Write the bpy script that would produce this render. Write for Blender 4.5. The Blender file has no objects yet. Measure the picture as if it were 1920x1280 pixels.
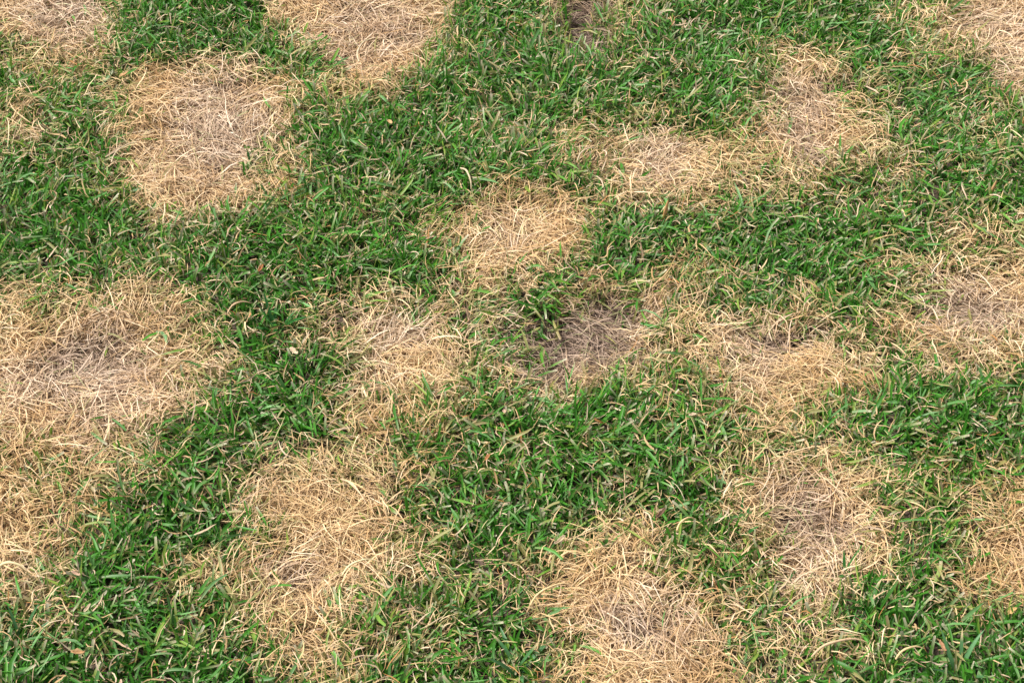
import bpy, math
import numpy as np

rng = np.random.default_rng(11)
scene = bpy.context.scene
R = math.radians

# ------------------------------------------------------------------ camera
CAM_H, PITCH = 1.34, R(45.0)           # standing height, looking down at the turf
TANH = 0.2895                          # half of the horizontal field
cam_d = bpy.data.cameras.new('camera')
cam = bpy.data.objects.new('camera', cam_d)
scene.collection.objects.link(cam)
cam.location = (0, 0, CAM_H)
cam.rotation_euler = (math.pi / 2 - PITCH, 0, 0)
cam_d.sensor_width = 36.0
cam_d.lens = 18.0 / TANH
cam_d.clip_start, cam_d.clip_end = 0.05, 300
scene.camera = cam

# ------------------------------------------------------------------ sky and sun
SUN_EL, SUN_AZ = R(60), R(-75)         # azimuth measured from +y (away from the camera), clockwise
world = bpy.data.worlds.new('World')
scene.world = world
world.use_nodes = True
wn = world.node_tree
sky = wn.nodes.new('ShaderNodeTexSky')
sky.sky_type = 'NISHITA'
sky.sun_disc = False
sky.sun_elevation = SUN_EL
sky.sun_rotation = SUN_AZ
sky.dust_density = 3.0
sky.air_density = 0.7
sky.ozone_density = 0.4
bg = wn.nodes['Background']
bg.inputs['Strength'].default_value = 0.13
hs = wn.nodes.new('ShaderNodeHueSaturation')      # thin white overcast: the blue is mostly gone
hs.inputs['Saturation'].default_value = 0.35
wn.links.new(sky.outputs['Color'], hs.inputs['Color'])
wn.links.new(hs.outputs['Color'], bg.inputs['Color'])
sd = bpy.data.lights.new('sun', 'SUN')
sd.energy = 3.3
sd.angle = R(10)
sd.color = (1.0, 0.95, 0.87)
so = bpy.data.objects.new('sun', sd)
scene.collection.objects.link(so)
so.location = (0, 3, 5)
from mathutils import Vector
ldir = Vector((math.sin(SUN_AZ) * math.cos(SUN_EL), math.cos(SUN_AZ) * math.cos(SUN_EL), math.sin(SUN_EL)))
so.rotation_euler = ldir.to_track_quat('Z', 'Y').to_euler()

scene.view_settings.view_transform = 'Standard'
scene.view_settings.look = 'None'
scene.view_settings.gamma = 1
scene.view_settings.use_curve_mapping = False
scene.view_settings.exposure = 0.66
scene.render.film_transparent = False
scene.cycles.max_bounces = 6
scene.cycles.diffuse_bounces = 3
scene.cycles.transmission_bounces = 3
scene.cycles.glossy_bounces = 2
scene.cycles.use_denoising = True
scene.render.filter_size = 1.3

# ------------------------------------------------------------------ places on the ground
def ground(u, v, z=0.012):
    """where the photograph's point (u, v) lies on the turf"""
    u = np.asarray(u, float); v = np.asarray(v, float)
    cx = (u - 960) / 960 * TANH
    cy = (640 - v) / 960 * TANH
    s, c = math.sin(PITCH), math.cos(PITCH)
    dx, dy, dz = cx, c + cy * s, -s + cy * c
    t = (z - CAM_H) / dz
    return np.stack([dx * t, dy * t], -1)

def in_frame_px(p):
    s, c = math.sin(PITCH), math.cos(PITCH)
    x, y, z = p[:, 0], p[:, 1], -CAM_H
    depth = y * c - z * s
    return 960 + x / depth / TANH * 960, 640 - (y * s + z * c) / depth / TANH * 960

# value noise in numpy
def make_noise(seed):
    r = np.random.default_rng(seed)
    tab = r.random((256, 256))
    def f(x, y, freq):
        X = x * freq + 37.2; Y = y * freq + 91.7
        xi = np.floor(X).astype(int); yi = np.floor(Y).astype(int)
        fx = X - xi; fy = Y - yi
        fx = fx * fx * (3 - 2 * fx); fy = fy * fy * (3 - 2 * fy)
        a = tab[xi & 255, yi & 255]; b = tab[(xi + 1) & 255, yi & 255]
        c = tab[xi & 255, (yi + 1) & 255]; d = tab[(xi + 1) & 255, (yi + 1) & 255]
        return (a * (1 - fx) + b * fx) * (1 - fy) + (c * (1 - fx) + d * fx) * fy
    return f
n1, n2, n3, n4, n5 = [make_noise(s) for s in (1, 2, 3, 4, 5)]
def fbm(f, x, y, freq):
    return f(x, y, freq) * 0.55 + f(x, y, freq * 2.1) * 0.28 + f(x, y, freq * 4.3) * 0.17

# the dead patches: outline, softness of its rim in metres, how it looks
PATCHES = [
 ('pale straw patch cut by the upper left corner of the lawn', 0.025,
  [(-60,-90),(215,-90),(205,0),(195,50),(170,95),(120,100),(85,75),(0,55),(-60,50)]),
 ('large pale pinkish straw patch at the top edge, left of centre', 0.022,
  [(500,-110),(510,0),(530,60),(580,90),(612,120),(650,160),(705,165),(765,145),(805,115),(832,70),(852,30),(862,-110)]),
 ('big bleached straw patch below the top left corner, ringed by green grass', 0.022,
  [(235,140),(310,118),(400,112),(480,125),(548,155),(560,200),(530,240),(528,290),(545,335),(500,372),(440,388),(380,405),(300,390),(268,355),(215,320),(232,270),(240,220),(205,180)]),
 ('widest dead patch, greyish brown in its middle, at the left edge', 0.035,
  [(-110,600),(60,575),(180,560),(230,530),(300,535),(345,590),(400,635),(425,680),(370,730),(325,765),(280,815),(210,850),(100,868),(-110,875)]),
 ('narrow golden straw patch at the lower left edge', 0.03,
  [(-90,880),(40,875),(95,930),(125,990),(90,1040),(60,1090),(-90,1105)]),
 ('straw patch in the middle, above the brown bare patch', 0.022,
  [(835,420),(870,365),(960,345),(1050,362),(1112,395),(1072,445),(1080,490),(1030,515),(965,525),(910,565),(850,560),(862,480)]),
 ('tan straw patch left of the brown bare patch', 0.028,
  [(605,590),(680,575),(760,562),(850,568),(888,592),(880,650),(850,705),(800,735),(745,765),(725,800),(660,812),(640,765),(662,715),(655,650)]),
 ('thin greyish brown patch with dark soil showing, near the middle', 0.02,
  [(978,600),(1040,548),(1120,532),(1215,536),(1262,578),(1222,645),(1145,688),(1088,712),(1010,742),(968,690)]),
 ('ragged golden straw patch right of the top middle', 0.032,
  [(1085,270),(1150,250),(1220,235),(1290,245),(1345,262),(1372,290),(1335,330),(1345,375),(1290,385),(1230,368),(1180,345),(1115,325)]),
 ('tall straw patch with pale middle, upper right', 0.025,
  [(1445,85),(1530,92),(1580,130),(1602,185),(1625,230),(1645,280),(1570,300),(1500,325),(1420,315),(1385,275),(1430,215),(1465,170)]),
 ('bleached straw patch cut by the upper right corner', 0.03,
  [(1745,60),(1780,-20),(1820,-100),(2040,-100),(2040,190),(1925,180),(1885,160),(1845,105),(1780,88)]),
 ('wide straw patch at the right edge, above its middle', 0.035,
  [(1700,505),(1760,480),(1860,475),(2040,460),(2040,650),(1840,668),(1730,655),(1655,600),(1735,565),(1715,520)]),
 ('golden straw patch right of the brown bare patch', 0.028,
  [(1285,630),(1335,592),(1420,588),(1490,578),(1570,622),(1628,700),(1600,742),(1520,762),(1495,798),(1430,792),(1380,762),(1338,712)]),
 ('long straw patch reaching down to the bottom edge, left of centre', 0.03,
  [(500,880),(560,865),(640,835),(705,850),(738,920),(765,1000),(750,1060),(722,1105),(660,1135),(640,1200),(615,1300),(560,1270),(530,1185),(485,1125),(450,1080),(480,1030),(470,970),(440,930)]),
 ('broad straw patch at the bottom edge, right of centre', 0.028,
  [(1000,1085),(1090,1035),(1140,985),(1232,985),(1275,1070),(1310,1110),(1350,1165),(1390,1230),(1420,1380),(1030,1380),(1085,1240),(1050,1160)]),
 ('straw patch with a mauve grey middle, lower right', 0.020,
  [(1368,895),(1440,862),(1580,852),(1652,878),(1675,950),(1655,1020),(1640,1070),(1570,1105),(1530,1140),(1465,1130),(1435,1060),(1372,980)]),
 ('bleached straw patch at the right edge, lower corner', 0.028,
  [(1835,925),(1880,890),(2040,860),(2040,1150),(1865,1115),(1822,1050)]),
 ('small brown thin spot in the green at the top', 0.02,
  [(1045,0),(1100,-30),(1160,5),(1152,65),(1105,95),(1052,85),(1042,30)]),
]
# loosely mixed dry grass: centre, radii, share
MIX = [((120,95),(110,60),.55),((30,230),(70,90),.45),((170,210),(150,110),.22),((660,170),(90,40),.5),((860,120),(70,60),.22),
 ((520,300),(60,90),.4),((470,150),(110,60),.3),((700,545),(70,25),.5),((830,440),(60,60),.4),((90,560),(120,50),.4),
 ((330,620),(90,70),.4),((150,900),(130,60),.45),((260,880),(70,50),.35),((110,960),(90,90),.45),((430,700),(80,50),.25),
 ((560,600),(60,40),.25),((800,750),(110,90),.48),((770,860),(80,90),.38),((640,1000),(160,170),.2),((790,1040),(60,70),.4),
 ((400,1070),(90,50),.5),((420,1150),(90,40),.3),((690,1180),(90,90),.45),((800,1210),(90,60),.3),((870,1080),(60,50),.25),
 ((960,700),(70,50),.4),((1200,680),(90,55),.45),((1300,690),(50,50),.3),((930,600),(50,40),.45),((1290,500),(80,45),.42),
 ((1240,560),(110,45),.45),((1150,380),(80,40),.3),((1090,250),(90,60),.4),((1170,215),(90,45),.25),((1390,290),(60,60),.42),((1340,310),(50,60),.3),
 ((1420,340),(130,45),.38),((1440,150),(60,60),.2),((1650,240),(70,110),.35),((1720,60),(70,90),.35),((1850,230),(90,100),.3),
 ((1560,360),(120,50),.25),((1670,500),(90,50),.3),((1860,440),(110,60),.5),((1790,690),(120,35),.3),((1640,660),(60,50),.28),((1520,560),(80,35),.2),
 ((1350,850),(90,40),.22),((1560,840),(90,30),.3),((1670,950),(60,90),.35),((1790,900),(90,70),.3),((1800,1010),(60,80),.4),
 ((1400,1130),(120,70),.32),((1340,1060),(90,60),.35),((1500,1190),(110,60),.42),((1560,1230),(110,60),.35),((1820,1110),(80,60),.3),((1000,1060),(70,60),.3),
 ((1040,1190),(60,60),.4),((1030,1240),(60,50),.3),((940,860),(200,90),.12),((1190,930),(170,100),.12),((940,240),(110,90),.16),((1150,100),(90,60),.14),((1270,740),(80,60),.28),
 ((560,1190),(90,100),.35),((50,1150),(90,60),.28),((300,440),(120,60),.2),((700,400),(110,70),.2),((1120,20),(110,40),.3),((1060,20),(60,40),.3)]
# greener islands inside dry ground
ISLE = [((490,300),(28,50),.5),((1430,1090),(40,40),.5),((930,560),(35,25),.4),((1000,560),(60,22),.35),((1140,440),(50,50),.5),
 ((1280,1080),(60,35),.3),((650,1110),(30,25),.2),((770,930),(40,60),.25),((1000,640),(30,30),.3)]
# pinkish, matted middles; then bare soil, plus shaded hollows and rims painted brown
CORE = [((130,20),(90,60),.9),((690,50),(130,80),.9),((420,230),(100,130),.95),((160,690),(150,80),1),((190,770),(120,60),.7),((1090,610),(130,60),1),
 ((1010,690),(60,40),.8),((1240,290),(60,40),.7),((1490,215),(80,90),.95),((1500,290),(50,40),.8),((1880,60),(90,90),.8),((1820,560),(130,60),.9),((1480,630),(110,35),1),
 ((1420,670),(70,40),.5),((560,1070),(70,35),.8),((1200,1160),(90,50),.95),((1530,960),(80,90),1),((1500,1080),(80,60),.4),((1100,40),(50,50),1),((960,440),(60,60),.4),((760,610),(90,40),.7),((690,700),(60,60),.4),((1890,1010),(50,70),.4)]
BARE_AND_SHADE = [((1045,610),(75,55),1.1),((1140,575),(80,30),.85),((1010,610),(50,50),.8),((1120,640),(75,50),.75),((1020,675),(55,50),.75),((170,655),(90,30),.5),((1480,628),(70,18),.7),((1100,45),(60,55),1.2),((560,1075),(35,15),.6),
 ((1565,150),(35,16),.7),((1525,280),(40,18),.5),((800,632),(30,12),.6),((1505,960),(80,60),.42),((1840,575),(90,20),.5),((1015,1090),(35,14),.7),((1215,1165),(60,20),.5),
 ((330,590),(60,15),.3),((400,160),(70,12),.4),((640,590),(30,14),.6)]

def smooth(a, b, x):
    t = np.clip((x - a) / (b - a), 0, 1)
    return t * t * (3 - 2 * t)

def poly_sd(P, poly):
    d2 = np.full(len(P), 1e9); inside = np.zeros(len(P), bool)
    n = len(poly)
    for i in range(n):
        a = poly[i]; b = poly[(i + 1) % n]
        e = b - a; w = P - a
        t = np.clip((w @ e) / (e @ e), 0, 1)
        q = w - t[:, None] * e
        d2 = np.minimum(d2, (q ** 2).sum(1))
        c = ((a[1] > P[:, 1]) != (b[1] > P[:, 1])) & (P[:, 0] < (b[0] - a[0]) * (P[:, 1] - a[1]) / (b[1] - a[1] + 1e-12) + a[0])
        inside ^= c
    d = np.sqrt(d2)
    return np.where(inside, d, -d)

def world_ellipses(lst):
    out = []
    for (c, r, w) in lst:
        p = ground(c[0], c[1]); px = ground(c[0] + r[0], c[1]); py = ground(c[0], c[1] - r[1])
        out.append((p, np.linalg.norm(px - p), np.linalg.norm(py - p), w))
    return out
POLYS = [ground(*np.array(p[2], float).T) for p in PATCHES]
for k, pl in enumerate(POLYS):      # a few are cut by the frame: keep their world outline bounded
    pl[:, 1] = np.minimum(pl[:, 1], 2.35)
MIXW, ISLEW, COREW, BARE_AND_SHADEW = map(world_ellipses, (MIX, ISLE, CORE, BARE_AND_SHADE))
# dry spots beyond the frame
rout = np.random.default_rng(5)
for k in range(26):
    p = np.array([rout.uniform(-1.4, 1.4), rout.uniform(0.4, 2.6)])
    u, v = in_frame_px(p[None])
    if -100 < u[0] < 2020 and -100 < v[0] < 1400: continue
    MIXW.append((p, rout.uniform(.08, .16), rout.uniform(.08, .16), 1.2))

def ell_field(P, lst, mode):
    out = np.zeros(len(P))
    for (c, rx, ry, w) in lst:
        q = ((P[:, 0] - c[0]) / rx) ** 2 + ((P[:, 1] - c[1]) / ry) ** 2
        g = w * np.exp(-0.9 * q ** 1.5)
        out = np.maximum(out, g) if mode == 'max' else out + g
    return out

def fields(P):
    """deadness, owner patch, matted core, bare soil with painted shade, for every ground point"""
    x, y = P[:, 0], P[:, 1]
    wx = (fbm(n1, x, y, 36) - .5) * .045; wy = (fbm(n2, x, y, 36) - .5) * .045
    Q = P + np.stack([wx, wy], 1)
    best = np.zeros(len(P)); own = np.full(len(P), -1)
    for k, pl in enumerate(POLYS):
        s = PATCHES[k][1] * 1.7
        d = smooth(-s, s, poly_sd(Q, pl) + (fbm(n3, x, y, 45) - .5) * .055)
        m = d > best
        best[m] = d[m]; own[m] = k
    mix = ell_field(Q, MIXW, 'max')
    isle = ell_field(P, ISLEW, 'max')
    mottled = np.clip(mix * (0.15 + 1.45 * fbm(n4, x, y, 40)), 0, .95)
    dead = np.maximum(best, 1 - (1 - mottled) * (1 - best * .8))
    dead = np.clip(dead * (1 - isle), 0, 1)
    core = ell_field(Q, COREW, 'max')
    bare = ell_field(Q, BARE_AND_SHADEW, 'max')
    return dead, own, best, core, bare

# fields on a fine grid, looked up bilinearly (fast for hundreds of thousands of points)
GX0, GX1, GY0, GY1, GS = -1.35, 1.35, 0.35, 2.75, 0.004
gx = np.arange(GX0, GX1, GS); gy = np.arange(GY0, GY1, GS)
GXX, GYY = np.meshgrid(gx, gy, indexing='ij')
_g = fields(np.stack([GXX.ravel(), GYY.ravel()], 1))
G = [a.reshape(GXX.shape) for a in _g]
def look(k, P):
    i = np.clip(((P[:, 0] - GX0) / GS).round().astype(int), 0, len(gx) - 1)
    j = np.clip(((P[:, 1] - GY0) / GS).round().astype(int), 0, len(gy) - 1)
    return G[k][i, j]

def height(x, y, dead=None):
    P = np.stack([np.ravel(x), np.ravel(y)], 1)
    if dead is None: dead = look(0, P)
    bare = look(4, P); core = look(3, P)
    z = (fbm(n5, P[:, 0], P[:, 1], 7) - .5) * .02 + (n2(P[:, 0], P[:, 1], 30) - .5) * .007
    z = z - .006 * dead - .004 * core * dead - .003 * bare
    inside = (P[:, 0] > GX0) & (P[:, 0] < GX1) & (P[:, 1] > GY0) & (P[:, 1] < GY1)
    return np.where(inside, z, (fbm(n5, P[:, 0], P[:, 1], 7) - .5) * .02)

# ------------------------------------------------------------------ materials
def leaf_material(name, trans, rough, spec, bump=0.0):
    m = bpy.data.materials.new(name); m.use_nodes = True
    nt = m.node_tree; N = nt.nodes; L = nt.links
    bsdf = N['Principled BSDF']
    at = N.new('ShaderNodeAttribute'); at.attribute_name = 'pigment'
    tc = N.new('ShaderNodeTexCoord')
    no = N.new('ShaderNodeTexNoise'); no.inputs['Scale'].default_value = 420; no.inputs['Detail'].default_value = 2
    L.new(tc.outputs['Object'], no.inputs['Vector'])
    mp = N.new('ShaderNodeMapRange'); mp.inputs['To Min'].default_value = .78; mp.inputs['To Max'].default_value = 1.22
    L.new(no.outputs['Fac'], mp.inputs['Value'])
    mul = N.new('ShaderNodeVectorMath'); mul.operation = 'SCALE'
    L.new(at.outputs['Color'], mul.inputs[0]); L.new(mp.outputs['Result'], mul.inputs['Scale'])
    L.new(mul.outputs['Vector'], bsdf.inputs['Base Color'])
    bsdf.inputs['Roughness'].default_value = rough
    bsdf.inputs['Specular IOR Level'].default_value = spec
    tr = N.new('ShaderNodeBsdfTranslucent')
    L.new(mul.outputs['Vector'], tr.inputs['Color'])
    mx = N.new('ShaderNodeMixShader'); mx.inputs['Fac'].default_value = trans
    L.new(bsdf.outputs['BSDF'], mx.inputs[1]); L.new(tr.outputs['BSDF'], mx.inputs[2])
    L.new(mx.outputs['Shader'], N['Material Output'].inputs['Surface'])
    return m
M_GREEN = leaf_material('green_blade', .34, .45, .38)
M_STRAW = leaf_material('dry_straw', .16, .6, .3)
M_LEAF = leaf_material('dead_leaf', .12, .7, .25)

def soil_material():
    m = bpy.data.materials.new('soil'); m.use_nodes = True
    nt = m.node_tree; N = nt.nodes; L = nt.links
    bsdf = N['Principled BSDF']; bsdf.inputs['Roughness'].default_value = .95
    tc = N.new('ShaderNodeTexCoord')
    no = N.new('ShaderNodeTexNoise'); no.inputs['Scale'].default_value = 60; no.inputs['Detail'].default_value = 8
    L.new(tc.outputs['Object'], no.inputs['Vector'])
    cr = N.new('ShaderNodeValToRGB')
    cr.color_ramp.elements[0].position = .3; cr.color_ramp.elements[0].color = (.035, .023, .016, 1)
    cr.color_ramp.elements[1].position = .72; cr.color_ramp.elements[1].color = (.15, .10, .075, 1)
    L.new(no.outputs['Fac'], cr.inputs['Fac']); L.new(cr.outputs['Color'], bsdf.inputs['Base Color'])
    vo = N.new('ShaderNodeTexVoronoi'); vo.inputs['Scale'].default_value = 220
    L.new(tc.outputs['Object'], vo.inputs['Vector'])
    bp = N.new('ShaderNodeBump'); bp.inputs['Strength'].default_value = .8; bp.inputs['Distance'].default_value = .003
    L.new(vo.outputs['Distance'], bp.inputs['Height']); L.new(bp.outputs['Normal'], bsdf.inputs['Normal'])
    return m

def far_turf_material():
    """the same soil, greened over where the turf is too far off to show its blades"""
    m = bpy.data.materials.new('far_turf'); m.use_nodes = True
    nt = m.node_tree; N = nt.nodes; L = nt.links
    bsdf = N['Principled BSDF']; bsdf.inputs['Roughness'].default_value = .9
    tc = N.new('ShaderNodeTexCoord')
    a = N.new('ShaderNodeTexNoise'); a.inputs['Scale'].default_value = 4; a.inputs['Detail'].default_value = 5
    b = N.new('ShaderNodeTexNoise'); b.inputs['Scale'].default_value = 150; b.inputs['Detail'].default_value = 4
    for n_ in (a, b): L.new(tc.outputs['Object'], n_.inputs['Vector'])
    ca = N.new('ShaderNodeValToRGB')
    ca.color_ramp.elements[0].position = .48; ca.color_ramp.elements[0].color = (.03, .08, .02, 1)
    ca.color_ramp.elements[1].position = .58; ca.color_ramp.elements[1].color = (.33, .25, .14, 1)
    L.new(a.outputs['Fac'], ca.inputs['Fac'])
    mp = N.new('ShaderNodeMapRange'); mp.inputs['To Min'].default_value = .4; mp.inputs['To Max'].default_value = 1.5
    L.new(b.outputs['Fac'], mp.inputs['Value'])
    mul = N.new('ShaderNodeVectorMath'); mul.operation = 'SCALE'
    L.new(ca.outputs['Color'], mul.inputs[0]); L.new(mp.outputs['Result'], mul.inputs['Scale'])
    L.new(mul.outputs['Vector'], bsdf.inputs['Base Color'])
    return m
M_SOIL = soil_material(); M_FAR = far_turf_material()

# ------------------------------------------------------------------ mesh helpers
def raw_mesh(name, V, F, col, mat):
    me = bpy.data.meshes.new(name)
    nf, k = F.shape
    me.vertices.add(len(V)); me.vertices.foreach_set('co', V.astype(np.float32).ravel())
    me.loops.add(nf * k); me.loops.foreach_set('vertex_index', F.astype(np.int32).ravel())
    me.polygons.add(nf); me.polygons.foreach_set('loop_start', np.arange(0, nf * k, k, dtype=np.int32))
    me.update(calc_edges=True)
    me.polygons.foreach_set('use_smooth', np.ones(nf, bool))
    if col is not None:
        at = me.color_attributes.new('pigment', 'FLOAT_COLOR', 'POINT')
        c4 = np.ones((len(V), 4), np.float32); c4[:, :3] = col
        at.data.foreach_set('color', c4.ravel())
    me.materials.append(mat)
    me.validate()
    return me

def link(name, me, parent=None, **props):
    o = bpy.data.objects.new(name, me)
    scene.collection.objects.link(o)
    if parent is not None: o.parent = parent
    for k, v in props.items(): o[k] = v
    return o

def ribbons(P, W, S, Nn, C, fold):
    """P (n,k,3) spines, W (n,k) widths, S (n,k,3) side vectors, Nn (n,k,3) normals, C (n,k,3) pigment.
    fold > 0 gives each blade a keeled V section (three verts), fold 0 a flat one (two)."""
    n, k = W.shape
    hw = W[..., None] * .5
    if fold > 0:
        cols = [P - S * hw + Nn * hw * fold, P, P + S * hw + Nn * hw * fold]
    else:
        cols = [P - S * hw, P + S * hw]
    m = len(cols)
    V = np.stack(cols, 2).reshape(-1, 3)
    CC = np.repeat(C[:, :, None, :], m, 2).reshape(-1, 3)
    base = (np.arange(n) * k * m)[:, None, None]
    i = np.arange(k - 1)[None, :, None] * m
    j = np.arange(m - 1)[None, None, :]
    a = (base + i + j).ravel()
    F = np.stack([a, a + 1, a + m + 1, a + m], 1)
    return V, F, CC

def norm(v): return v / (np.linalg.norm(v, axis=-1, keepdims=True) + 1e-9)

def paths(x, y, z, head, length, elev0, elev1, curl, k, wob=0.0, r=rng):
    """bent spines: heading turns by curl, elevation runs from elev0 to elev1 along the strand"""
    n = len(x)
    t = (np.arange(k - 1) + .5) / (k - 1)
    h = head[:, None] + curl[:, None] * (t[None] - .3)
    if wob: h = h + np.cumsum(r.normal(0, wob, (n, k - 1)), 1)
    e = elev0[:, None] + (elev1 - elev0)[:, None] * t[None] ** .8
    if wob: e = e + np.cumsum(r.normal(0, wob * .6, (n, k - 1)), 1)
    seg = length[:, None] / (k - 1)
    d = np.stack([np.cos(e) * np.cos(h) * seg, np.cos(e) * np.sin(h) * seg, np.sin(e) * seg], -1)
    P = np.zeros((n, k, 3)); P[:, 0] = np.stack([x, y, z], 1)
    P[:, 1:] = P[:, :1] + np.cumsum(d, 1)
    T = np.zeros_like(P); T[:, :-1] = d; T[:, -1] = d[:, -1]; T[:, 1:-1] += d[:, :-1]
    return P, norm(T)

def frame_of(T, roll):
    up = np.array([0, 0, 1.0])
    S = norm(np.cross(T, up) + 1e-6)
    Nn = norm(np.cross(S, T))
    c, s = np.cos(roll)[:, None, None], np.sin(roll)[:, None, None]
    return S * c + Nn * s, Nn * c - S * s

def scatter(per_m2):
    """points over the turf, all of them where the place is seen close, fewer round about"""
    x0, x1, y0, y1 = -1.15, 1.15, 0.52, 2.5
    n = int(per_m2 * (x1 - x0) * (y1 - y0))
    P = np.stack([rng.uniform(x0, x1, n), rng.uniform(y0, y1, n)], 1)
    u, v = in_frame_px(P)
    out = np.maximum.reduce([-u, u - 1920, -v, v - 1280, np.zeros(n)])
    keep = np.where(out < 90, 1, np.where(out < 260, .45, .18))
    return P[rng.random(n) < keep]

def mixc(a, b, t): return a + (b - a) * t[..., None]
A = lambda *c: np.array(c, float)

# ------------------------------------------------------------------ soil
nx = 340
xs = np.linspace(-1.34, 1.34, nx); ys = np.linspace(0.37, 2.72, 300)
X, Y = np.meshgrid(xs, ys, indexing='ij')
Z = height(X.ravel(), Y.ravel()) + (np.random.default_rng(3).random(X.size) - .5) * .0035
V = np.stack([X.ravel(), Y.ravel(), Z], 1)
I = np.arange(X.size).reshape(X.shape)
F = np.stack([I[:-1, :-1].ravel(), I[1:, :-1].ravel(), I[1:, 1:].ravel(), I[:-1, 1:].ravel()], 1)
link('soil', raw_mesh('soil', V, F, None, M_SOIL), kind='structure', label='dark brown soil under the turf')
xs = np.linspace(-60, 60, 121); X, Y = np.meshgrid(xs, xs, indexing='ij')
V = np.stack([X.ravel(), Y.ravel(), np.full(X.size, -.032)], 1)
I = np.arange(X.size).reshape(X.shape)
F = np.stack([I[:-1, :-1].ravel(), I[1:, :-1].ravel(), I[1:, 1:].ravel(), I[:-1, 1:].ravel()], 1)
link('ground', raw_mesh('ground', V, F, None, M_FAR), kind='structure', label='wider lawn ground round the turf in view')

# crumbs of soil on the thin spots
P = np.stack([rng.uniform(-1.1, 1.1, 60000), rng.uniform(.6, 2.4, 60000)], 1)
P = P[rng.random(len(P)) < look(4, P) * 1.1]
n = len(P); rad = rng.uniform(.0006, .0028, n) * rng.random(n) ** .5
oct_ = np.array([[1,0,0],[0,1,0],[-1,0,0],[0,-1,0],[0,0,1],[0,0,-1]], float)
Fo = np.array([[0,1,4],[1,2,4],[2,3,4],[3,0,4],[1,0,5],[2,1,5],[3,2,5],[0,3,5]])
V = oct_[None] * rad[:, None, None] * rng.uniform(.6, 1.3, (n, 6, 1)) + rng.normal(0, .15, (n, 6, 3)) * rad[:, None, None]
V += np.column_stack([P, height(P[:, 0], P[:, 1]) + rad * .4])[:, None]
F = (Fo[None] + (np.arange(n) * 6)[:, None, None]).reshape(-1, 3)
cr_ = mixc(A(.05, .033, .024), A(.20, .145, .11), rng.random(n))
crumbs = (V.reshape(-1, 3), F, np.repeat(cr_, 6, 0))

# ------------------------------------------------------------------ green blades
def green_blades(P, size, tall=1.0, lean=None, r=rng, width=None, flat_share=.16):
    n = len(P)
    dead = look(0, P)
    z = height(P[:, 0], P[:, 1], dead) - .002
    # tufts: blades of a tuft splay out from its centre
    cell = .022
    cxy = np.floor(P / cell)
    hsh = np.sin(cxy[:, 0] * 127.1 + cxy[:, 1] * 311.7) * 43758.5453; hsh -= np.floor(hsh)
    hs2 = np.sin(cxy[:, 0] * 269.5 + cxy[:, 1] * 183.3) * 43758.5453; hs2 -= np.floor(hs2)
    ctr = (cxy + .5 + np.stack([hsh - .5, hs2 - .5], 1) * .6) * cell
    out = P - ctr
    head = np.arctan2(out[:, 1], out[:, 0]) + r.normal(0, .7, n)
    flow = (n1(P[:, 0], P[:, 1], 9) * 2 - 1) * 3.0
    u = r.random(n)
    head = np.where(u < .35, flow + r.normal(0, .6, n), head)
    vig = fbm(n3, P[:, 0], P[:, 1], 14)
    L = size * (r.uniform(.55, 1.3, n)) * (.75 + .5 * vig) * tall * (1 - .25 * dead)
    e0 = R(1) * r.normal(66, 15, n) if lean is None else np.full(n, lean) + r.normal(0, .12, n)
    flat = r.random(n) < flat_share
    e0 = np.where(flat, R(1) * r.uniform(5, 35, n), e0)
    e1 = e0 - R(1) * np.abs(r.normal(28, 26, n))
    z = z + np.where(flat, r.uniform(.006, .022, n), 0)
    k = 4
    Pp, T = paths(P[:, 0], P[:, 1], z, head, L, e0, e1, r.normal(0, .4, n), k, .06, r)
    W0 = (r.uniform(.0014, .0034, n) if width is None else width) * np.where(r.random(n) < .12, 1.25, 1)
    cut = r.random(n) < .42
    prof = np.array([.7, 1.0, .85, .06]); profc = np.array([.7, 1.0, .98, .75])
    W = W0[:, None] * np.where(cut[:, None], profc, prof)
    S, Nn = frame_of(T, r.normal(0, .55, n))
    # twist a little along the blade
    tw = r.normal(0, .5, n)[:, None] * np.linspace(0, 1, k)[None]
    c, s = np.cos(tw)[..., None], np.sin(tw)[..., None]
    S, Nn = S * c + Nn * s, Nn * c - S * s
    # pigment
    g_deep, g_mid, g_blue, g_yel = A(.036, .150, .013), A(.086, .310, .028), A(.140, .315, .095), A(.27, .36, .06)
    t = np.clip(.5 * r.random(n) + .5 * vig + r.normal(0, .15, n), 0, 1)
    col = mixc(g_deep, g_mid, t)
    q = r.random(n)
    col = np.where((q < .17)[:, None], mixc(g_blue * .7, g_blue * 1.25, r.random(n)), col)
    yel = (q > .90 - .6 * dead)
    col = np.where(yel[:, None], mixc(g_mid, g_yel, r.random(n)), col)
    C = np.repeat(col[:, None], k, 1)
    C[:, 0] = C[:, 0] * .5 + A(.28, .24, .13) * .5                 # pale sheath at the foot
    tipdry = cut & (r.random(n) < .55)
    C[tipdry, -1] = mixc(A(.42, .34, .22), A(.62, .55, .42), r.random(tipdry.sum()))
    C[tipdry, -2] = C[tipdry, -2] * .75 + A(.4, .36, .2) * .25
    dry2 = r.random(n) < .06 + .5 * dead                       # blades dying back from the tip
    C[dry2, 1:] = C[dry2, 1:] * .35 + A(.45, .33, .16) * .65
    return Pp, W, S, Nn, C

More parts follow.
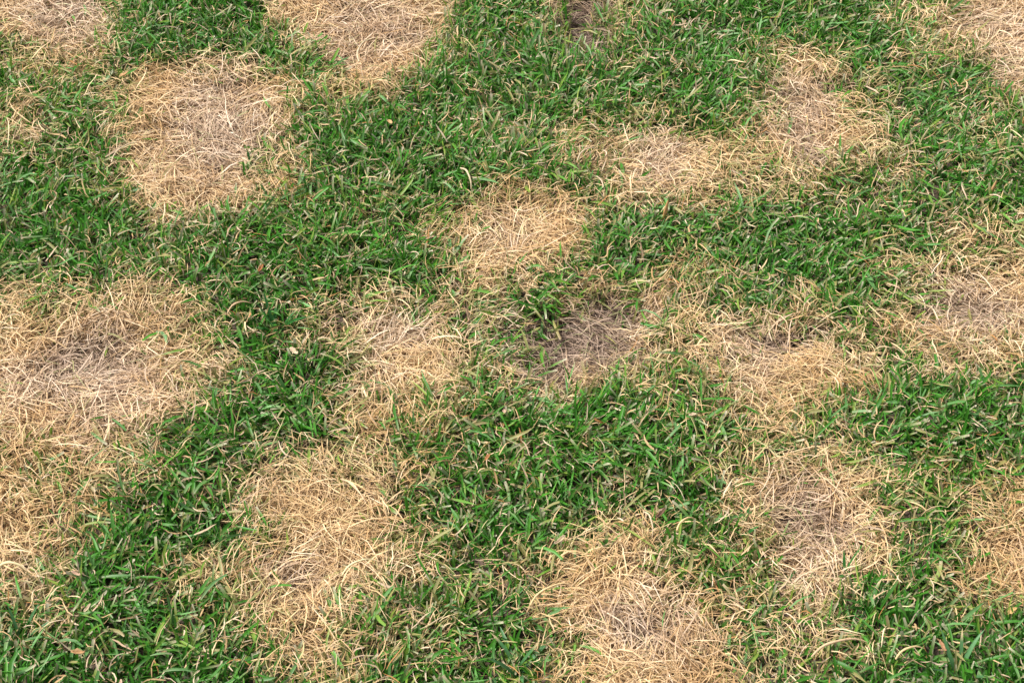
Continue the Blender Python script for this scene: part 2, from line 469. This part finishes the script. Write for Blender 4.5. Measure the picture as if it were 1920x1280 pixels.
P = scatter(68000)
d = look(0, P)
gap = fbm(n4, P[:, 0], P[:, 1], 33)
keep = rng.random(len(P)) < np.clip((1 - d) ** .95 * (.55 + 1.1 * gap), 0, 1) + .006
P = P[keep]
Vv, Ff, Cc = ribbons(*green_blades(P, .030), .38)
link('grass', raw_mesh('grass', Vv, Ff, Cc, M_GREEN), kind='stuff', category='grass',
     label='short mown green grass growing between the dead straw patches')
print('green', len(P))

link('soil_crumbs', raw_mesh('soil_crumbs', *crumbs, M_LEAF), kind='stuff', category='soil crumbs',
     label='brown soil crumbs showing through the thinnest dead spots')
# ------------------------------------------------------------------ straw
Y1, Y2, Y3 = A(.32, .19, .09), A(.68, .46, .225), A(.86, .67, .40)   # golden
K1, K2, K3 = A(.20, .13, .085), A(.60, .44, .31), A(.90, .75, .58)   # pinkish, weathered
B1, B2 = A(.12, .08, .06), A(.50, .36, .28)                          # mauve brown, old; also the painted shade of hollows

def straw(P, layer, lenr=(.018, .052), wr=(.00045, .00112), r=rng, loose=0.0):
    n = len(P)
    dead, core, bare = look(0, P), look(3, P), look(4, P)
    z = height(P[:, 0], P[:, 1], dead) + layer
    flow = (fbm(n2, P[:, 0], P[:, 1], 8) * 2 - 1) * 5.0
    head = np.where(r.random(n) < .55, flow + r.normal(0, .65, n), r.uniform(0, 2 * math.pi, n))
    L = r.uniform(*lenr, n) * (.55 + .45 * dead) * (1 - .25 * bare) * (.75 + .5 * n3(P[:, 0], P[:, 1], 25))
    e0 = R(1) * np.abs(r.normal(24 + 24 * (1 - dead), 18, n)) * (1 - .15 * core)
    e1 = -e0 * r.uniform(.2, 1.1, n) + R(1) * r.normal(0, 10, n)
    k = 5
    Pp, T = paths(P[:, 0] - np.cos(head) * L * .4, P[:, 1] - np.sin(head) * L * .4, z, head, L, e0, e1, r.normal(0, .55, n), k, .15, r)
    W0 = r.uniform(*wr, n) * np.where(r.random(n) < .08, 1.5, 1) * (1 + .18 * core - .3 * bare)
    W = W0[:, None] * np.array([.7, 1, 1, .8, .3])
    S, Nn = frame_of(T, r.normal(0, .6, n))
    t = np.clip(r.random(n) * .8 + .28 * (layer / .016) ** .8 - .06, 0, 1)   # lowest thatch oldest and brownest, with shade between strands painted in
    def tri(a, b, c): return np.where((t < .5)[:, None], mixc(a, b, t * 2), mixc(b, c, t * 2 - 1))
    cm = np.clip(core * .95 + r.normal(0, .28, n) + (fbm(n1, P[:, 0], P[:, 1], 12) - .5) * .9, 0, 1)
    col = mixc(tri(Y1, Y2, Y3), np.zeros(3), np.zeros(n))
    col = col + (tri(K1, K2, K3) - col) * cm[:, None]
    age = np.clip((fbm(n4, P[:, 0], P[:, 1], 16) - .45) * 2.2 + r.normal(0, .25, n), 0, 1) * (1 - .5 * core)   # browner, older drifts of straw
    col = col * (1 - age[:, None] * (1 - A(.80, .70, .56)))
    bb = np.clip(bare * 1.1 + r.normal(0, .2, n), 0, 1) * .95
    col = col + (mixc(B1, B2, t) - col) * bb[:, None]  # brown of thin spots; shade of hollows and rims is painted with it
    # a few still have some green
    gr = r.random(n) < .05 + .22 * np.clip(1 - dead, 0, 1) * (bare < .3)
    col[gr] = col[gr] * .5 + A(.22, .30, .08) * .5
    C = np.repeat(col[:, None], k, 1)
    C[:, 0] = C[:, 0] * .8
    return Pp, W, S, Nn, C

P = scatter(190000)
d, own, best, core, bare = (look(k, P) for k in range(5))
dens = d ** 1.22 * (1 - .5 * bare) * (.45 + .95 * fbm(n3, P[:, 0], P[:, 1], 38))
keep = rng.random(len(P)) < np.clip(dens, 0, 1)
P, d, own, best, core, bare = P[keep], d[keep], own[keep], best[keep], core[keep], bare[keep]
layer = rng.random(len(P)) ** 1.3 * (.018 - .004 * core) * (1 - .6 * bare) + .001
data = straw(P, layer)
print('straw', len(P))
def sub(data, m): return tuple(a[m] for a in data)

taken = np.zeros(len(P), bool)
for k, (label, soft, poly) in enumerate(PATCHES):
    inside = (own == k) & (best > .35)
    taken |= inside
    c = POLYS[k].mean(0)
    e = bpy.data.objects.new('dead_grass_patch', None)
    scene.collection.objects.link(e)
    e.empty_display_size = .05
    e.location = (c[0], c[1], 0)
    e['label'] = label; e['category'] = 'dead grass'; e['group'] = 'dead straw patches in the lawn'
    off = np.array([c[0], c[1], 0])
    low = inside & (layer < .0055); top = inside & ~low
    for nm, m in (('matted_thatch', low), ('loose_straw', top)):
        if m.sum() == 0: continue
        Vv, Ff, Cc = ribbons(*sub(data, m), 0)
        link(nm, raw_mesh(nm, Vv - off, Ff, Cc, M_STRAW), parent=e, kind='stuff')
m = ~taken
Vv, Ff, Cc = ribbons(*sub(data, m), 0)
link('dry_grass', raw_mesh('dry_grass', Vv, Ff, Cc, M_STRAW), kind='stuff', category='dry grass',
     label='thin dry grass mixed into the green round the dead patches')

# ------------------------------------------------------------------ clippings and dry bits among the green
P = scatter(13500)
d = look(0, P)
keep = rng.random(len(P)) < np.clip((1 - d), 0, 1) * (.3 + 1.1 * fbm(n5, P[:, 0], P[:, 1], 26))
P = P[keep]; n = len(P)
z = height(P[:, 0], P[:, 1]) + rng.uniform(.002, .022, n)
head = rng.uniform(0, 2 * math.pi, n)
L = rng.uniform(.006, .028, n)
e0 = R(1) * rng.normal(18, 22, n); e1 = e0 - R(1) * rng.normal(20, 25, n)
Pp, T = paths(P[:, 0], P[:, 1], z, head, L, e0, e1, rng.normal(0, 1.0, n), 5, .18)
W0 = rng.uniform(.0006, .0016, n) * np.where(rng.random(n) < .1, 1.5, 1)
W = W0[:, None] * np.array([.5, 1, 1, .8, .2])
S, Nn = frame_of(T, rng.normal(0, .8, n))
t = rng.random(n)
col = np.where((t < .45)[:, None], mixc(A(.42, .26, .12), A(.68, .48, .27), t / .45), mixc(A(.46, .31, .20), A(.70, .55, .39), (t - .45) / .55))
org = rng.random(n) < .07
col[org] = A(.42, .20, .07)
C = np.repeat(col[:, None], 5, 1)
Vv, Ff, Cc = ribbons(Pp, W, S, Nn, C, .25)
link('grass_clippings', raw_mesh('grass_clippings', Vv, Ff, Cc, M_STRAW), kind='stuff', category='clippings',
     label='small beige mowing clippings scattered over the green grass')
print('clippings', n)

# ------------------------------------------------------------------ single pieces one can point to
r2 = np.random.default_rng(21)
def top_at(u, v, lift):
    p = ground(u, v, .012 + lift)
    return p, float(height(p[:1], p[1:2])[0]) + .004 + lift

def leaf_scrap(label, u, v, size, rot, colour, curl=.8, tilt=.3, aspect=.4, cat='dead leaf'):
    """a torn dry leaf scrap: a curled, pointed sheet with a midrib"""
    p, z = top_at(u, v, .022)
    nu, nv = 8, 4
    a = np.linspace(0, 1, nu)[:, None] * np.ones((1, nv + 1)); b = np.ones((nu, 1)) * np.linspace(-1, 1, nv + 1)[None]
    w = size * aspect * np.sin(np.pi * np.clip(a * .86 + .09, 0, 1)) ** .8 * (1 + .8 * (r2.random(a.shape) - .5))
    x = (a - .5) * size; y = b * w * .5
    zz = np.abs(b) ** 2 * w * curl * .5 + (a - .5) ** 2 * size * curl * .7 + tilt * x + (r2.random(a.shape) - .5) * size * .04
    y = y * (1 - .25 * curl * np.abs(b))
    c, s = math.cos(rot), math.sin(rot)
    V = np.stack([x * c - y * s, x * s + y * c, zz], -1).reshape(-1, 3)
    I = np.arange(nu * (nv + 1)).reshape(nu, nv + 1)
    F = np.stack([I[:-1, :-1].ravel(), I[1:, :-1].ravel(), I[1:, 1:].ravel(), I[:-1, 1:].ravel()], 1)
    col = np.array(colour)[None] * (.8 + .4 * r2.random((len(V), 1)))
    me = raw_mesh('dead_leaf', V, F, col, M_LEAF)
    o = link('dead_leaf', me, label=label, category=cat, group='single dead leaf scraps in the lawn')
    o.location = (p[0], p[1], z)
    md = o.modifiers.new('thickness', 'SOLIDIFY'); md.thickness = .0004
    return o
RUST, TAN, CREAM, PINK, DKB = (.34, .15, .06), (.50, .31, .15), (.50, .39, .26), (.52, .35, .25), (.14, .08, .05)
LEAVES = [
 ('small rust orange leaf scrap in deep green grass below the big bleached patch', 487, 488, .013, 1.2, RUST),
 ('brown curled leaf scrap at the upper left rim of the big bleached patch', 232, 136, .014, .4, TAN),
 ('tan leaf scrap lying in the green between the two upper left patches and the middle', 731, 226, .013, 2.0, TAN),
 ('pale curled leaf in the green right of the widest dead patch', 549, 645, .015, 2.4, CREAM),
 ('pale torn leaf in the green just above the broad bottom straw patch', 1050, 1004, .017, .7, CREAM),
 ('brown leaf scrap in the dark green of the lower left corner', 143, 1211, .015, .1, TAN),
 ('cream leaf flake in the lower left green, above the brown scrap', 161, 1129, .011, 1.0, CREAM),
 ('tan leaf flake touching the bottom edge in the lower left', 220, 1268, .014, 1.5, PINK),
 ('pinkish tan leaf flake just below the narrow lower left straw patch', 140, 1066, .011, 2.8, PINK),
 ('reddish brown leaf in the green of the lower right corner', 1768, 1208, .015, 1.9, (.36, .19, .10)),
 ('rust orange leaf bit in dark green right of the long straw patch', 914, 847, .010, .9, RUST),
 ('pale pink leaf bit in the dark green below the brown bare patch', 946, 761, .010, 1.6, PINK),
 ('golden brown leaf scrap at the bottom of the lower right edge patch', 1899, 1138, .013, .5, (.50, .33, .13)),
 ('white fleck of dry leaf in the green right of the long straw patch', 1300, 765, .010, .2, CREAM),
 ('dark brown twig like scrap in the green between the two lower right patches', 1240, 953, .016, .8, DKB),
]
for (lb, u, v, sz, ro, co) in LEAVES:
    leaf_scrap(lb, u, v, sz * .78, ro, co, curl=r2.uniform(.5, 1.1), tilt=r2.uniform(-.4, .5), aspect=r2.uniform(.35, .55))

def tube(points, radii, sides=6):
    pts = np.array(points, float); n = len(pts)
    T = np.gradient(pts, axis=0); T = norm(T)
    S = norm(np.cross(T, np.array([0.1, 0.2, 1.0]))); B = np.cross(T, S)
    ang = np.linspace(0, 2 * np.pi, sides, endpoint=False)
    V = pts[:, None] + (S[:, None] * np.cos(ang)[None, :, None] + B[:, None] * np.sin(ang)[None, :, None]) * np.array(radii)[:, None, None]
    I = np.arange(n * sides).reshape(n, sides); J = np.roll(I, -1, 1)
    F = np.stack([I[:-1].ravel(), J[:-1].ravel(), J[1:].ravel(), I[1:].ravel()], 1)
    return V.reshape(-1, 3), F

def stub(label, u, v, h, rad, colour):
    """an upright cut stalk stub"""
    p, z = top_at(u, v, .0)
    k = 7; t = np.linspace(0, 1, k)
    pts = np.stack([p[0] + t * .004, p[1] + t * -.002, z + t * h], 1)
    rr = rad * np.array([.8, 1, 1.1, 1.15, 1.1, .9, .35])
    V, F = tube(pts, rr, 7)
    col = np.array(colour)[None] * (.75 + .5 * r2.random((len(V), 1)))
    link('cut_stalk', raw_mesh('cut_stalk', V, F, col, M_LEAF), label=label, category='stalk', group='cut stalk stubs standing in the green')
stub('short orange tan stalk stub standing in green right of the middle straw patch', 1243, 412, .034, .0019, (.60, .33, .14))
stub('short tan stalk stub in the green below the upper right corner patch', 1854, 366, .033, .0017, (.58, .34, .17))

def long_straw(label, a, b, width, colour, bow=.12, lift=.027, arch=.006):
    pa, za = top_at(a[0], a[1], lift); pb, zb = top_at(b[0], b[1], lift)
    k = 12; t = np.linspace(0, 1, k)
    d = pb - pa; nrm = np.array([-d[1], d[0]])
    xy = pa + d * t[:, None] + nrm * (np.sin(t * np.pi) * bow + .02 * np.sin(t * 9))[:, None]
    z = za + (zb - za) * t + np.sin(t * np.pi) * arch
    pts = np.column_stack([xy, z])
    rr = width * .5 * np.interp(t, [0, .1, .75, 1], [.7, 1, .8, .2])
    rr[4] *= 1.25
    V, F = tube(pts, rr, 6)
    V = V.reshape(-1, 3)
    col = np.array(colour)[None] * (.85 + .3 * r2.random((len(V), 1)))
    link('straw_stem', raw_mesh('straw_stem', V, F, col, M_STRAW), label=label, category='straw stem', group='long single straw stems lying on the turf')
W_, G_, O_ = (.62, .50, .33), (.74, .54, .28), (.60, .42, .25)
for args in [
 ('thick cream straw stem in the green just above the middle straw patch', (863, 308), (882, 342), .0024, W_),
 ('pale straw stem crossing green and straw at the ragged upper patch\'s left tip', (1083, 293), (1122, 266), .0019, W_),
 ('long knotty brown straw stem near the bottom edge, right of the broad straw patch', (1523, 1223), (1628, 1198), .0026, O_),
 ('pale brown straw stem in green near the bottom, right of the long knotty stem', (1680, 1232), (1735, 1212), .0022, G_),
 ('golden straw stem in green left of the patch with the mauve middle', (1270, 986), (1306, 960), .0022, G_),
 ('pale straight straw stem pointing at the top of the broad bottom straw patch', (1207, 952), (1223, 996), .0018, W_),
 ('thick yellow straw stem cut by the left edge, in the narrow straw patch', (-8, 1046), (44, 1052), .0030, (.80, .64, .36)),
 ('arching golden straw stem at the left rim of the broad bottom straw patch', (994, 1118), (1075, 1080), .0020, G_),
 ('beige straw stem lying in the green above the widest dead patch', (425, 578), (470, 556), .0020, O_),
 ('straight cream straw stem sticking out left of the big bleached patch', (205, 287), (262, 245), .0016, W_),
 ('pale straw stem across the top centre patch', (672, 100), (694, 50), .0024, W_),
 ('yellow straw stems crossing at the right of the long straw patch', (640, 1063), (706, 1035), .0022, (.80, .66, .38)),
]: long_straw(*args)

def tuft(label, u, v, n, length, spread, width, colour_shift=(1, 1, 1), heading=None, lift=0.0, el=None):
    p, z = top_at(u, v, lift)
    e = bpy.data.objects.new('grass_tuft', None); scene.collection.objects.link(e)
    e.empty_display_size = .02; e.location = (p[0], p[1], z - .004)
    e['label'] = label; e['category'] = 'grass tuft'; e['group'] = 'single strong tufts of green grass'
    for i in range(n):
        q = r2.uniform(-1, 1, 2) * .004
        h = (2 * math.pi * i / n + r2.normal(0, .35)) if heading is None else heading + r2.normal(0, .22)
        one = lambda x_: np.array([x_], float)
        k = 8
        e0 = R(1) * r2.uniform(90 - spread, 86) if el is None else el + r2.normal(0, .1)
        Pp, T = paths(one(q[0]), one(q[1]), one(0), one(h), one(length * r2.uniform(.75, 1.15)), one(e0), one(e0 - r2.uniform(.3, .9)), one(r2.normal(0, .3)), k, .03, r2)
        W = width * r2.uniform(.8, 1.15) * np.array([[.6, .8, .95, 1, .98, .85, .55, .05]])
        S, Nn = frame_of(T, one(r2.normal(0, .35)))
        g = np.array([.055, .20, .035]) * np.array(colour_shift) * r2.uniform(.75, 1.25)
        C = np.repeat(g[None, None], k, 1).copy()
        C[:, 0] = C[:, 0] * .5 + A(.28, .24, .13) * .5
        if r2.random() < .35: C[:, -2:] = A(.5, .4, .22)
        V, F, CC = ribbons(Pp, W, S, Nn, C, .4)
        link('blade', raw_mesh('blade', V, F, CC, M_GREEN), parent=e)
BR = (1.5, 1.2, 1.2); DK = (.7, .85, 1.0); BL = (1.5, 1.1, 2.2)
for args in [
 ('bright green upright tuft in the green right of the tall straw patch', 1752, 215, 8, .042, 32, .0036, BR),
 ('dark green tuft of upright blades right of the widest dead patch', 515, 610, 9, .044, 30, .0036, DK),
 ('broad bladed tuft near the bottom edge, left of the broad straw patch', 975, 1250, 8, .050, 55, .0042, BL),
 ('tall bright green tuft below the patch with the mauve middle', 1645, 1140, 7, .046, 40, .0040, BR),
 ('lone green sprig at the lower right rim of the patch with the mauve middle', 1592, 1065, 3, .044, 14, .0038, DK),
 ('lone green sprig standing in the top of the broad bottom straw patch', 1131, 1030, 3, .036, 14, .0038, BR),
 ('lone green sprig at the lower rim of the tall straw patch', 1578, 285, 3, .040, 12, .0034, BR),
 ('lone green sprig in the right side of the big bleached patch', 468, 300, 3, .036, 25, .0034, DK),
 ('lone green sprig left of the middle of the right hand wide straw patch', 1757, 520, 3, .026, 20, .0034, DK),
 ('tuft of long grey green blades in the bottom right corner', 1800, 1262, 8, .048, 60, .0042, BL),
 ('strong green tuft in the dark green just below the brown bare patch', 912, 770, 8, .042, 50, .0040, BR),
 ('dark green tuft right of the top centre straw patch', 905, 110, 8, .040, 40, .0034, DK),
 ('bright green tuft in the green right of the narrow lower left straw patch', 215, 1010, 7, .040, 50, .0036, BR),
 ('grey green tuft at the left edge of the bottom left corner', 30, 1190, 6, .046, 55, .0038, BL),
 ('dark green tuft in the narrow green between the lower right patches', 1385, 990, 7, .038, 45, .0038, DK),
]: tuft(*args)
